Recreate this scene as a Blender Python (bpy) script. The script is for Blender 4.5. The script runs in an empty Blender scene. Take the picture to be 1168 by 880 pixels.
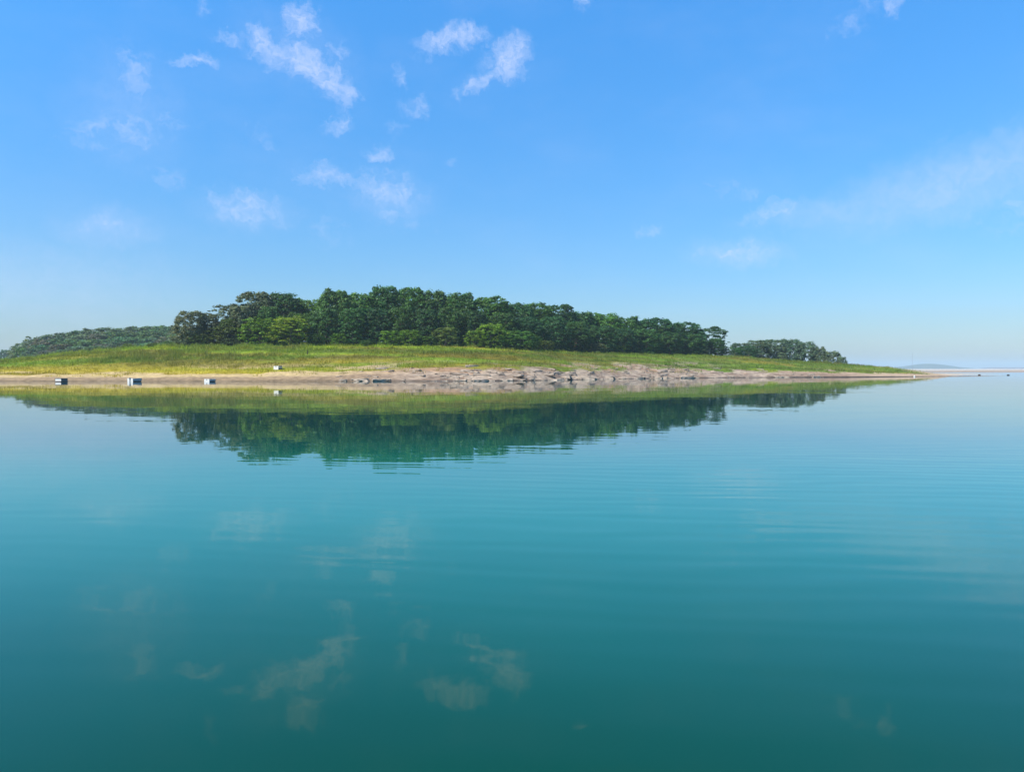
import bpy, math, random
import numpy as np
from mathutils import Vector

SC = bpy.context.scene
COL = SC.collection
R = math.radians
F = 917.0          # focal length of the photograph in its own pixels
CX, YH = 584.0, 419.5
CAM_H = 2.5

# ------------------------------------------------------------------ camera, sky, sun, exposure
cam = bpy.data.cameras.new('camera')
cam.sensor_width = 36.0
cam.lens = 36.0 * F / 1168.0
cam.clip_start = 0.1
cam.clip_end = 30000
cam_o = bpy.data.objects.new('camera', cam)
COL.objects.link(cam_o)
cam_o.location = (0, 0, CAM_H)
cam_o.rotation_euler = (R(90) - math.atan(20.5 / F), 0, 0)
SC.camera = cam_o

SUN_AZ, SUN_EL = R(-116), R(48)      # azimuth clockwise from +Y (the view direction)
SKY_STRENGTH = 0.11
SUN_STRENGTH = 5.0
EXPOSURE = 0.45
HAZE_DENSITY = 0.00017

sun = bpy.data.lights.new('sun', 'SUN')
sun.energy = SUN_STRENGTH
sun.angle = R(0.53)
sun.color = (1.0, 0.94, 0.83)
sun_o = bpy.data.objects.new('sun', sun)
COL.objects.link(sun_o)
sd = Vector((math.sin(SUN_AZ) * math.cos(SUN_EL), math.cos(SUN_AZ) * math.cos(SUN_EL), math.sin(SUN_EL)))
sun_o.rotation_euler = (-sd).to_track_quat('-Z', 'Y').to_euler()
sun_o.location = (-60, -20, 80)

SC.view_settings.view_transform = 'Standard'
SC.view_settings.look = 'None'
SC.view_settings.gamma = 1.0
SC.view_settings.exposure = EXPOSURE
SC.view_settings.use_curve_mapping = False
SC.render.engine = 'CYCLES'
SC.cycles.use_denoising = True
SC.cycles.max_bounces = 8
SC.cycles.transparent_max_bounces = 12
SC.cycles.volume_bounces = 1
SC.cycles.caustics_reflective = False
SC.cycles.caustics_refractive = False
SC.cycles.sample_clamp_indirect = 6


class NT:
    """tiny helper for node trees"""
    def __init__(self, tree):
        self.t = tree
        self.n = tree.nodes
        self.l = tree.links

    def node(self, typ, **kw):
        nd = self.n.new(typ)
        for k, v in kw.items():
            setattr(nd, k, v)
        return nd

    def put(self, sock, v):
        if isinstance(v, bpy.types.NodeSocket):
            self.l.new(v, sock)
        else:
            sock.default_value = v

    def math(self, op, a, b=None, c=None, clamp=False):
        nd = self.node('ShaderNodeMath', operation=op, use_clamp=clamp)
        self.put(nd.inputs[0], a)
        if b is not None:
            self.put(nd.inputs[1], b)
        if c is not None:
            self.put(nd.inputs[2], c)
        return nd.outputs[0]

    def vmath(self, op, a, b=None, out=0):
        nd = self.node('ShaderNodeVectorMath', operation=op)
        self.put(nd.inputs[0], a)
        if b is not None:
            if op == 'SCALE':
                self.put(nd.inputs['Scale'], b)
            else:
                self.put(nd.inputs[1], b)
        return nd.outputs[out]

    def noise(self, vec, scale, detail=4, rough=0.55, dist=0.0, out=0, dim='3D'):
        nd = self.node('ShaderNodeTexNoise', noise_dimensions=dim)
        self.put(nd.inputs['Vector'], vec)
        nd.inputs['Scale'].default_value = scale
        nd.inputs['Detail'].default_value = detail
        nd.inputs['Roughness'].default_value = rough
        nd.inputs['Distortion'].default_value = dist
        return nd.outputs[out]

    def ramp(self, v, a, b, c=0.0, d=1.0, smooth=True):
        nd = self.node('ShaderNodeMapRange', interpolation_type='SMOOTHSTEP' if smooth else 'LINEAR')
        self.put(nd.inputs[0], v)
        for i, x in enumerate((a, b, c, d)):
            self.put(nd.inputs[i + 1], x)
        return nd.outputs[0]

    def mix(self, f, a, b, mode='MIX'):
        nd = self.node('ShaderNodeMix', data_type='RGBA', blend_type=mode)
        self.put(nd.inputs[0], f)
        for i, x in ((6, a), (7, b)):
            if not isinstance(x, bpy.types.NodeSocket) and len(x) == 3:
                x = (*x, 1.0)
            self.put(nd.inputs[i], x)
        return nd.outputs[2]

    def sep(self, v):
        nd = self.node('ShaderNodeSeparateXYZ')
        self.put(nd.inputs[0], v)
        return nd.outputs

    def comb(self, x, y, z):
        nd = self.node('ShaderNodeCombineXYZ')
        for i, v in enumerate((x, y, z)):
            self.put(nd.inputs[i], v)
        return nd.outputs[0]


# ---- world: Nishita sky with a layer of thin broken cloud
world = bpy.data.worlds.new('World')
SC.world = world
world.use_nodes = True
world.node_tree.nodes.clear()
W = NT(world.node_tree)
sky = W.node('ShaderNodeTexSky', sky_type='NISHITA')
sky.sun_disc = False
sky.sun_elevation = SUN_EL
sky.sun_rotation = SUN_AZ
sky.altitude = 50
sky.air_density = 1.0
sky.dust_density = 0.6
sky.ozone_density = 2.0
hsv = W.node('ShaderNodeHueSaturation')
hsv.inputs['Hue'].default_value = 0.492
hsv.inputs['Saturation'].default_value = 1.18
hsv.inputs['Value'].default_value = 1.0
W.l.new(sky.outputs[0], hsv.inputs['Color'])

tc = W.node('ShaderNodeTexCoord')
dx, dy, dz = W.sep(tc.outputs['Generated'])
az = W.math('ARCTAN2', dx, dy)
hyp = W.math('SQRT', W.math('ADD', W.math('MULTIPLY', dx, dx), W.math('MULTIPLY', dy, dy)))
el = W.math('ARCTAN2', dz, hyp)
ae = W.comb(az, el, 0.0)
# a clear dry summer sky: paler low down, strong blue higher up
tint = W.mix(W.ramp(el, R(1), R(26), smooth=False), (0.56, 0.68, 0.88), (0.66, 1.32, 1.78))
tint = W.mix(W.ramp(el, R(30), R(52)), tint, (0.86, 1.00, 1.12))  # sky above the view turned towards neutral to weaken the blue fill light
skycol = W.mix(1.0, hsv.outputs[0], tint, 'MULTIPLY')
warp = W.vmath('SUBTRACT', W.noise(ae, 16.0, 4, 0.6, out=1), (0.5, 0.5, 0.5))
warp2 = W.vmath('SUBTRACT', W.noise(ae, 60.0, 4, 0.6, out=1), (0.5, 0.5, 0.5))
aew = W.vmath('ADD', ae, W.vmath('SCALE', warp, 0.030))
aew = W.vmath('ADD', aew, W.vmath('SCALE', warp2, 0.030))
aew = W.vmath('MULTIPLY', aew, (1, 1, 0))
# (x, y, half width, half height, tilt in degrees, strength) of each cloud patch as seen from the jetty
CLOUDS = [
    (345, 28, 26, 22, -30, 1.0), (300, 50, 16, 20, 20, .9), (340, 72, 62, 20, -14, 1.05), (378, 98, 34, 22, -35, 1.05),
    (398, 112, 14, 22, 10, .9), (265, 50, 26, 9, -5, .7), (226, 75, 34, 8, 8, .75), (380, 62, 26, 12, 15, .7),
    (512, 50, 50, 17, 14, .9), (540, 42, 22, 13, 0, .9), (578, 70, 36, 24, 28, 1.0), (592, 58, 18, 18, 0, .8),
    (545, 96, 26, 16, 35, .8), (524, 110, 10, 15, 0, .7), (472, 123, 26, 11, 12, .65), (456, 92, 10, 20, 5, .6),
    (452, 150, 18, 14, 0, .55), (384, 147, 24, 10, 10, .75), (435, 177, 22, 14, 0, .8), (516, 187, 14, 9, 0, .5),
    (375, 203, 50, 18, -8, .7), (285, 236, 62, 26, -10, .74), (440, 218, 66, 24, -6, .72), (447, 243, 24, 13, 10, .62),
    (125, 262, 62, 24, 0, .6), (60, 310, 130, 40, 0, .36), (300, 160, 60, 20, -30, .36), (480, 255, 60, 18, 0, .36), (160, 92, 28, 46, 20, .6), (150, 148, 84, 36, 10, .56), (190, 200, 40, 20, -20, .42),
    (880, 245, 42, 17, 14, .64), (845, 286, 66, 15, 2, .76), (840, 218, 46, 13, -10, .52), (1090, 205, 170, 50, 16, .46),
    (1000, 240, 130, 20, 4, .46), (1130, 230, 120, 40, -4, .46), (970, 25, 54, 22, 25, .44), (1018, 8, 14, 14, 0, .75),
    (740, 262, 34, 14, 0, .42), (662, 5, 16, 9, 0, .65), (370, 262, 50, 26, -20, .4), (240, 8, 12, 20, 0, .55),
]
acc = None
for (px, py, hw, hh, tilt, st) in CLOUDS:
    a = math.atan((px - CX) / F)
    e = math.atan((YH - py) / F * math.cos(a))
    mp = W.node('ShaderNodeMapping', vector_type='TEXTURE')
    W.l.new(aew, mp.inputs[0])
    mp.inputs[1].default_value = (a, e, 0)
    mp.inputs[2].default_value = (0, 0, R(tilt))
    mp.inputs[3].default_value = (hw * 1.55 / F, hh * 1.65 / F, 1)
    ln = W.vmath('LENGTH', mp.outputs[0], out=1)
    v = W.ramp(ln, 1.0, 0.0, 0.0, st)
    acc = v if acc is None else W.math('MAXIMUM', acc, v)
fb = W.noise(W.vmath('MULTIPLY', aew, (1, 1.4, 1)), 42.0, 8, 0.68)
dens = W.math('ADD', acc, W.math('MULTIPLY', W.math('SUBTRACT', fb, 0.5), 1.5))
dens = W.math('MULTIPLY', W.ramp(dens, 0.16, 1.25), W.ramp(acc, 0.0, 0.45))
fine = W.noise(W.vmath('MULTIPLY', aew, (1, 1.3, 1)), 120.0, 5, 0.65)
dens = W.math('MULTIPLY', dens, W.ramp(fine, 0.30, 0.62, 0.52, 1.1))
veil = W.math('MULTIPLY', W.ramp(W.noise(W.vmath('MULTIPLY', ae, (1, 2.2, 1)), 5.0, 5, 0.6), 0.40, 0.85), 0.14)
dens = W.math('MULTIPLY', W.math('MAXIMUM', dens, veil), 0.57)
soft = None
for (px, py, hw, hh, tilt, st) in ((1085, 212, 200, 50, 12, .36), (1140, 185, 150, 34, 18, .26), (960, 240, 150, 24, 4, .26), (125, 262, 80, 34, 0, .26), (150, 130, 90, 90, 0, .16), (40, 330, 240, 80, 0, .22),
                                   (285, 240, 80, 34, 0, .20), (445, 225, 80, 40, 0, .20), (845, 287, 80, 22, 0, .30), (345, 65, 110, 60, -20, .14)):
    a = math.atan((px - CX) / F)
    mp = W.node('ShaderNodeMapping', vector_type='TEXTURE')
    W.l.new(aew, mp.inputs[0])
    mp.inputs[1].default_value = (a, math.atan((YH - py) / F * math.cos(a)), 0)
    mp.inputs[2].default_value = (0, 0, R(tilt))
    mp.inputs[3].default_value = (hw / F, hh / F, 1)
    v = W.ramp(W.vmath('LENGTH', mp.outputs[0], out=1), 1.0, 0.0, 0.0, st)
    soft = v if soft is None else W.math('MAXIMUM', soft, v)
soft = W.math('MULTIPLY', soft, W.ramp(fb, 0.25, 0.70, 0.45, 1.0))
dens = W.math('MAXIMUM', dens, soft)
cl = W.mix(dens, skycol, (5.0, 5.6, 7.5))
bg = W.node('ShaderNodeBackground')
W.l.new(cl, bg.inputs[0])
bg.inputs[1].default_value = SKY_STRENGTH
wo = W.node('ShaderNodeOutputWorld')
W.l.new(bg.outputs[0], wo.inputs[0])
world.cycles.sampling_method = 'MANUAL'
world.cycles.sample_map_resolution = 512

# ------------------------------------------------------------------ numeric helpers
rng = np.random.default_rng(11)
random.seed(11)


def X_of(px, D):
    return (px - CX) / F * D


def Z_of(py, D):
    return CAM_H + (YH - py) * D / F


_perm = rng.integers(0, 1 << 30, 4096)


def vnoise(x, y, seed=0):
    xi = np.floor(x).astype(np.int64); yi = np.floor(y).astype(np.int64)
    fx = x - xi; fy = y - yi
    fx = fx * fx * (3 - 2 * fx); fy = fy * fy * (3 - 2 * fy)

    def h(a, b):
        return _perm[(_perm[(a + seed * 57) & 4095] + b) & 4095] / float(1 << 30)
    return (h(xi, yi) * (1 - fx) + h(xi + 1, yi) * fx) * (1 - fy) + (h(xi, yi + 1) * (1 - fx) + h(xi + 1, yi + 1) * fx) * fy


def fbm(x, y, oct=4, seed=0):
    s = 0; a = 0.5; t = 0
    for o in range(oct):
        s = s + a * vnoise(x * 2 ** o, y * 2 ** o, seed + o * 7); t += a; a *= 0.5
    return s / t


def sstep(v, a, b):
    t = np.clip((v - a) / (b - a), 0, 1)
    return t * t * (3 - 2 * t)


def mesh_np(name, verts, faces, mat=None, colors=None, smooth=False):
    """one mesh from numpy arrays; faces is (n, k) with one k"""
    me = bpy.data.meshes.new(name)
    verts = np.asarray(verts, dtype=np.float32); faces = np.asarray(faces, dtype=np.int32)
    n, k = faces.shape
    me.vertices.add(len(verts)); me.vertices.foreach_set('co', verts.ravel())
    me.loops.add(n * k); me.loops.foreach_set('vertex_index', faces.ravel())
    me.polygons.add(n)
    me.polygons.foreach_set('loop_start', np.arange(0, n * k, k, dtype=np.int32))
    me.polygons.foreach_set('loop_total', np.full(n, k, dtype=np.int32))
    if smooth:
        me.polygons.foreach_set('use_smooth', np.ones(n, dtype=bool))
    me.update(calc_edges=True)
    if colors is not None:
        for cname, arr in colors.items():
            at = me.color_attributes.new(cname, 'FLOAT_COLOR', 'POINT')
            c4 = np.ones((len(verts), 4), dtype=np.float32)
            c4[:, :arr.shape[1]] = arr
            at.data.foreach_set('color', c4.ravel())
    if mat:
        me.materials.append(mat)
    return me


def link(name, me, parent=None):
    o = bpy.data.objects.new(name, me)
    COL.objects.link(o)
    if parent:
        o.parent = parent
    return o


def tag(o, label=None, cat=None, group=None, kind=None):
    for k, v in (('label', label), ('category', cat), ('group', group), ('kind', kind)):
        if v:
            o[k] = v
    return o


def empty(name, loc, rz=0.0):
    o = bpy.data.objects.new(name, None)
    COL.objects.link(o)
    o.location = loc
    o.rotation_euler = (0, 0, rz)
    o.empty_display_size = 0.3
    return o


# ------------------------------------------------------------------ materials
def new_mat(name):
    m = bpy.data.materials.new(name)
    m.use_nodes = True
    m.node_tree.nodes.clear()
    return m, NT(m.node_tree)


def finish(N, shader):
    out = N.node('ShaderNodeOutputMaterial')
    N.l.new(shader, out.inputs[0])


def principled(N, col, rough=0.7, spec=0.3, normal=None):
    p = N.node('ShaderNodeBsdfPrincipled')
    N.put(p.inputs['Base Color'], col if isinstance(col, bpy.types.NodeSocket) else (*col, 1))
    N.put(p.inputs['Roughness'], rough)
    p.inputs['Specular IOR Level'].default_value = spec
    if normal is not None:
        N.l.new(normal, p.inputs['Normal'])
    return p.outputs[0]


def simple_mat(name, col, rough=0.55, spec=0.35, vary=0.25, scale=6.0):
    m, N = new_mat(name)
    co = N.node('ShaderNodeTexCoord').outputs['Object']
    n = N.noise(co, scale, 5, 0.6)
    c = N.mix(N.ramp(n, 0.3, 0.75), tuple(x * (1 - vary) for x in col), tuple(min(1, x * (1 + vary * .5)) for x in col))
    finish(N, principled(N, c, rough, spec))
    return m


# water ----------------------------------------------------------------
def water_material():
    m, N = new_mat('lake_water')
    pos = N.node('ShaderNodeNewGeometry').outputs['Position']

    def slope(sx, sy, detail, amp):
        v = N.vmath('MULTIPLY', pos, (sx, sy, 0))
        c = N.noise(v, 1.0, detail, 0.55, 0.3, out=1)
        s = N.vmath('SUBTRACT', c, (0.5, 0.5, 0.5))
        return N.vmath('SCALE', s, amp)
    calm = N.ramp(N.noise(N.vmath('MULTIPLY', pos, (0.010, 0.035, 0)), 1.0, 3, 0.5), 0.35, 0.70, 0.45, 1.5)
    s = slope(0.28, 1.15, 2.0, 0.0120)
    s = N.vmath('ADD', s, slope(0.07, 0.20, 2.0, 0.0100))
    s = N.vmath('ADD', s, slope(2.2, 4.2, 1.0, 0.0075))
    # trains of small wind ripples, stronger in some patches than others
    px_, py_, pz_ = N.sep(pos)
    ph = N.math('MULTIPLY', N.math('SUBTRACT', N.noise(N.vmath('MULTIPLY', pos, (0.09, 0.16, 0)), 1.0, 3, 0.5), 0.5), 26.0)
    patch = N.ramp(N.math('ADD', N.noise(N.vmath('MULTIPLY', pos, (0.06, 0.09, 0)), 1.0, 2, 0.5), N.math('MULTIPLY', N.math('MINIMUM', px_, 12.0), 0.010)), 0.30, 0.62, 0.30, 1.15)
    patch = N.math('MULTIPLY', patch, N.ramp(py_, 9.0, 34.0, 1.0, 0.10))
    for kx, ky, amp in ((1.1, 9.5, 0.0075), (-0.9, 5.6, 0.0050), (2.4, 14.0, 0.0030)):
        c = N.math('COSINE', N.math('ADD', N.math('ADD', N.math('MULTIPLY', px_, kx), N.math('MULTIPLY', py_, ky)), ph))
        c = N.math('MULTIPLY', N.math('MULTIPLY', c, amp), patch)
        s = N.vmath('ADD', s, N.comb(N.math('MULTIPLY', c, kx / ky), c, 0.0))
    s = N.vmath('SCALE', s, calm)
    s = N.vmath('MULTIPLY', s, (0.45, 1.0, 0.0))
    nrm = N.vmath('NORMALIZE', N.vmath('ADD', s, (0, 0, 1)))
    # tonal darkening near the viewer and in far reflections, painted into the water colour
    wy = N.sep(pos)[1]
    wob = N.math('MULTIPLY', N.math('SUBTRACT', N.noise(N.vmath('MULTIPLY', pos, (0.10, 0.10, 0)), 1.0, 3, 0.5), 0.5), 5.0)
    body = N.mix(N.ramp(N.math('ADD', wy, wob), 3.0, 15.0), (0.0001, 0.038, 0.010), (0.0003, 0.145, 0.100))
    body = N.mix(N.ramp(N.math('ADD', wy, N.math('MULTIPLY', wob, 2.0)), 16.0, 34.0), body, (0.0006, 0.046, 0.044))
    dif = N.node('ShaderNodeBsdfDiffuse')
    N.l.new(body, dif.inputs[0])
    gl = N.node('ShaderNodeBsdfGlossy')
    gl.inputs['Color'].default_value = (0.95, 0.97, 0.98, 1)
    gl.inputs['Roughness'].default_value = 0.012
    N.l.new(nrm, gl.inputs['Normal'])
    fr = N.node('ShaderNodeFresnel')
    fr.inputs[0].default_value = 1.39
    N.l.new(nrm, fr.inputs['Normal'])
    ms = N.node('ShaderNodeMixShader')
    N.l.new(fr.outputs[0], ms.inputs[0])
    N.l.new(dif.outputs[0], ms.inputs[1])
    N.l.new(gl.outputs[0], ms.inputs[2])
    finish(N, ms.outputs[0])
    return m


# land -----------------------------------------------------------------
def ground_material():
    m, N = new_mat('shore_ground')
    pos = N.node('ShaderNodeNewGeometry').outputs['Position']
    at = N.node('ShaderNodeAttribute', attribute_name='ground_colour')
    n1 = N.noise(pos, 0.9, 6, 0.65)
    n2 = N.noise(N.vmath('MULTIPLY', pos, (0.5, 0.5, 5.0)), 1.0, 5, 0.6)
    c = N.mix(N.ramp(n1, 0.3, 0.72), N.mix(1.0, at.outputs[0], (0.62, 0.60, 0.58), 'MULTIPLY'),
              N.mix(1.0, at.outputs[0], (1.16, 1.15, 1.13), 'MULTIPLY'))
    crevice_mask = N.node('ShaderNodeAttribute', attribute_name='crevice_shade').outputs['Fac']
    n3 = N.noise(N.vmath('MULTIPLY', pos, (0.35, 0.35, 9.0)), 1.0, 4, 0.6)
    c = N.mix(N.math('MULTIPLY', N.ramp(n3, 0.52, 0.60, 0.0, 0.75), crevice_mask), c, (0.13, 0.105, 0.09))  # dark bands paint in the shade of undercut crevices between rock layers
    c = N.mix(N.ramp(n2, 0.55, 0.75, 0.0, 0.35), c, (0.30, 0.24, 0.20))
    bump = N.node('ShaderNodeBump')
    bump.inputs['Distance'].default_value = 0.12
    bump.inputs['Strength'].default_value = 0.7
    N.l.new(N.noise(pos, 3.0, 5, 0.65), bump.inputs['Height'])
    finish(N, principled(N, c, 0.9, 0.15, bump.outputs[0]))
    return m


def attr_leaf_material(name, attr, use_obj_colour, trans=0.3, rough=0.55):
    m, N = new_mat(name)
    at = N.node('ShaderNodeAttribute', attribute_name=attr).outputs[0]
    if use_obj_colour:
        oi = N.node('ShaderNodeObjectInfo')
        at = N.mix(1.0, at, oi.outputs['Color'], 'MULTIPLY')
    p = principled(N, at, rough, 0.30)
    tr = N.node('ShaderNodeBsdfTranslucent')
    N.l.new(N.mix(1.0, at, (1.25, 1.3, 0.6), 'MULTIPLY'), tr.inputs[0])
    ms = N.node('ShaderNodeMixShader')
    ms.inputs[0].default_value = trans
    N.l.new(p, ms.inputs[1]); N.l.new(tr.outputs[0], ms.inputs[2])
    finish(N, ms.outputs[0])
    return m


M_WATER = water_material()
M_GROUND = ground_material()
M_LEAF = attr_leaf_material('tree_leaves', 'leaf_tint', True, 0.30, 0.50)
M_GRASS = attr_leaf_material('grass_blades', 'blade_tint', False, 0.3, 0.7)
M_BARK = simple_mat('tree_bark', (0.16, 0.13, 0.10), 0.9, 0.1, 0.4, 4)
M_WHITE = simple_mat('worn_white_paint', (0.74, 0.72, 0.67), 0.5, 0.4, 0.12, 5)
M_DARKHULL = simple_mat('dark_hull_paint', (0.12, 0.115, 0.108), 0.5, 0.4, 0.3, 4)


def hull_paint():
    m, N = new_mat('two_tone_hull_paint')
    co = N.node('ShaderNodeTexCoord').outputs['Object']
    z = N.sep(co)[2]
    n = N.noise(co, 5.0, 4, 0.6)
    up = N.mix(n, (0.38, 0.34, 0.31), (0.58, 0.53, 0.49))
    c = N.mix(N.ramp(z, 0.17, 0.19), (0.04, 0.04, 0.038), up)
    finish(N, principled(N, c, 0.55, 0.35))
    return m


M_HULL = hull_paint()
M_GREYMETAL = simple_mat('weathered_grey_metal', (0.22, 0.24, 0.27), 0.45, 0.5, 0.3, 4)
M_WOOD = simple_mat('sun_bleached_wood', (0.34, 0.25, 0.20), 0.8, 0.2, 0.35, 6)
M_POST = simple_mat('old_dark_post', (0.06, 0.055, 0.045), 0.9, 0.1, 0.3, 5)

# ------------------------------------------------------------------ land shape
# the shoreline and the ridge of the meadow, from left to right
SHORE = [(-420, 152), (-60, 153), (150, 152), (330, 151), (450, 152), (560, 154), (620, 161), (660, 172), (700, 182),
         (740, 190), (800, 203), (860, 210), (950, 217), (1020, 226), (1060, 235), (1088, 240), (1110, 244), (1200, 250)]
sx_ = np.array([X_of(p, d) for p, d in SHORE]); sy_ = np.array([d for p, d in SHORE], float)
RIDGE = [(-420, 424, 205), (-60, 416, 203), (0, 412.5, 201), (50, 408.5, 200), (100, 401.5, 199), (150, 397.5, 199), (190, 395.5, 198),
         (300, 394.5, 198), (450, 394.5, 200), (520, 395, 203), (600, 398.5, 210), (660, 402.5, 222), (750, 404.5, 242),
         (830, 406, 256), (900, 411.5, 262), (960, 414.8, 260), (1000, 418, 256), (1040, 421.8, 251), (1072, 426.5, 246), (1090, 429.5, 243), (1130, 434, 249)]
rx_ = np.array([X_of(p, d) for p, y, d in RIDGE]); ry_ = np.array([d for p, y, d in RIDGE], float)
rz_ = np.array([Z_of(y, d) for p, y, d in RIDGE])
BEACH = [(-100, 1.2, 7), (-70, 1.1, 7), (-50, 1.4, 8), (-35, 1.9, 9), (-18, 2.5, 10), (0, 2.75, 10), (14, 2.6, 10), (30, 2.5, 11), (50, 2.2, 11),
         (75, 1.9, 10), (95, 1.35, 9), (110, 0.9, 8), (124, 0.5, 5), (132, 0.2, 2.5), (150, .05, 2)]
bx_ = np.array([b[0] for b in BEACH], float); bz_ = np.array([b[1] for b in BEACH], float); bs_ = np.array([b[2] for b in BEACH], float)


def shore_y(X):
    return np.interp(X, sx_, sy_) + (fbm(X * 0.09, X * 0 + 3.3, 4, 5) - 0.5) * 3.0 * np.clip((140 - X) / 40, 0.15, 1)


def land_parts(X, s):
    X = np.asarray(X, float); s = np.asarray(s, float)
    ys = shore_y(X)
    sr = np.maximum(np.interp(X, rx_, ry_) - ys, 3.0)
    zr = np.interp(X, rx_, rz_)
    zb = np.interp(X, bx_, bz_)
    sb = np.minimum(np.interp(X, bx_, bs_), sr * 0.6)
    t = np.clip(s / sb, 0, 1)
    # rock ledges in the middle stretch
    rock = sstep(X, -30, -10) * (1 - sstep(X, 62, 84))
    strata = zb * (0.25 * t + 0.75 * t)
    Y = ys + s
    wob = (fbm(X * 0.16, Y * 0.30, 4, 21) - 0.5)
    steps = 9.0
    q = t * steps + wob * 4.0
    qf = q - np.floor(q)
    terr = (np.floor(q) + sstep(qf, 0.62, 0.98)) / steps - wob * 4.0 / steps * 0.85
    beach = zb * (np.power(t, 0.75) * (1 - rock) + rock * np.clip(terr, 0.015, 1.1))
    u = np.clip((s - sb) / (sr - sb), 0, 1)
    grass = (zr - zb) * (0.55 * u + 0.45 * u * u * (3 - 2 * u))
    z = np.where(s < sb, beach, zb + grass)
    # behind the ridge the ground rises a little under the wood and drops to the far shore
    back = np.clip(s - sr, 0, None)
    wood = sstep(X, -95, -60) * (1 - sstep(X, 40, 75))
    z = z + wood * 2.2 * sstep(back, 2, 38)
    depth = np.interp(X, [-300, -60, 40, 85, 112, 128, 134, 150], [150, 150, 135, 85, 42, 10, 2, 1])
    z = z - (zr + 4.5) * sstep(back, depth * 0.75 - 1, depth * 1.25 + 6)
    z = np.where(s < 0, s * 0.16 - 0.02, z)
    bumps = (fbm(X * 0.25, Y * 0.25, 4, 3) - 0.5) * 0.55 * np.clip((s - 1) / 8, 0, 1) * np.clip((138 - X) / 30, 0, 1)
    return z + bumps, ys, sb, sr, t, rock


def land_z(X, Y):
    X = np.asarray(X, float); Y = np.asarray(Y, float)
    return land_parts(X, Y - shore_y(X))[0]


xs = np.arange(-300, 152, 0.55)
ss = np.concatenate([np.arange(-14, -1, 2.0), np.arange(-1, 14, 0.24), np.arange(14, 75, 1.1), np.arange(75, 240, 5)])
XX, SS = np.meshgrid(xs, ss, indexing='ij')
ZZ, YS, SB, SR, TT, RK = land_parts(XX, SS)
YY = YS + SS
# grass cover (1 = meadow), with a ragged lower edge, bare patches and stray tufts on the beach
def grass_cover(X, Y, s, sb):
    e = (fbm(X * 0.14, Y * 0.16, 4, 31) - 0.5) * (9.0 + 6.0 * sstep(X, -20, 10)) - 0.8 * sstep(X, -20, 10)
    g = sstep(s - sb - e, -1.0, 1.6)
    bare = sstep(fbm(X * 0.06, Y * 0.10, 4, 41), 0.60, 0.68) * (1 - sstep(s - sb, 6, 16))
    # sandy track above the left beach, and the earth patches on the right slope
    cx = X_of(140, 162)
    pat = np.exp(-(((X - cx) / 9.0) ** 2 + ((s - sb - 3.0) / 1.7) ** 2))
    pat2 = np.exp(-(((X - 27) / 8.0) ** 2 + ((s - sb - 7.0) / 4.5) ** 2)) + np.exp(-(((X - 48) / 9.0) ** 2 + ((s - sb - 9) / 6.0) ** 2))
    pat2 = pat2 * sstep(fbm(X * 0.3, Y * 0.2, 3, 44), 0.35, 0.6)
    g = g * (1 - sstep(X + (fbm(X * 0.3, Y * 0.3, 3, 33) - 0.5) * 8, 117, 129))
    return np.clip(g - 0.85 * bare - 1.2 * pat - 0.95 * pat2, 0, 1)


def soil_colour(X, Y, s, sb, t, rock):
    n = fbm(X * 0.11, Y * 0.22, 4, 51); n2 = fbm(X * 0.45, Y * 0.6, 4, 61)
    sand = np.array([0.52, 0.39, 0.19]); pink = np.array([0.37, 0.255, 0.18]); brown = np.array([0.225, 0.155, 0.105])
    rockc = np.array([0.47, 0.375, 0.285]); rockd = np.array([0.25, 0.19, 0.15]); orange = np.array([0.36, 0.215, 0.115]); wet = np.array([0.055, 0.042, 0.035])
    k = sstep(X, -50, -8)[..., None]
    c = sand * (1 - k) + pink * k
    lo = (1 - sstep(t + (n - 0.5) * 0.5, 0.30, 0.62))[..., None] * 0.70
    c = c * (1 - lo) + brown * lo
    tip = sstep(X, 85, 105)[..., None]
    c = c * (1 - tip) + np.array([0.46, 0.34, 0.23]) * tip
    rr = (rock * sstep(n2, 0.25, 0.5))[..., None] * 0.92
    c = c * (1 - rr) + (rockc * sstep(n2, .3, .6)[..., None] + rockd * (1 - sstep(n2, .3, .6))[..., None]) * rr
    oz = sstep(X, -32, -12) * (1 - sstep(X, 28, 60)) * sstep(t, 0.5, 0.75) * sstep(n, 0.46, 0.62) * 0.85
    c = c * (1 - oz[..., None]) + orange * oz[..., None]
    w = (1 - sstep(s + (n2 - .5) * 0.8, 0.45, 1.15))[..., None] * (0.35 + 0.6 * sstep(X, -45, 10))[..., None]
    return c * (1 - w) + wet * w


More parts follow.
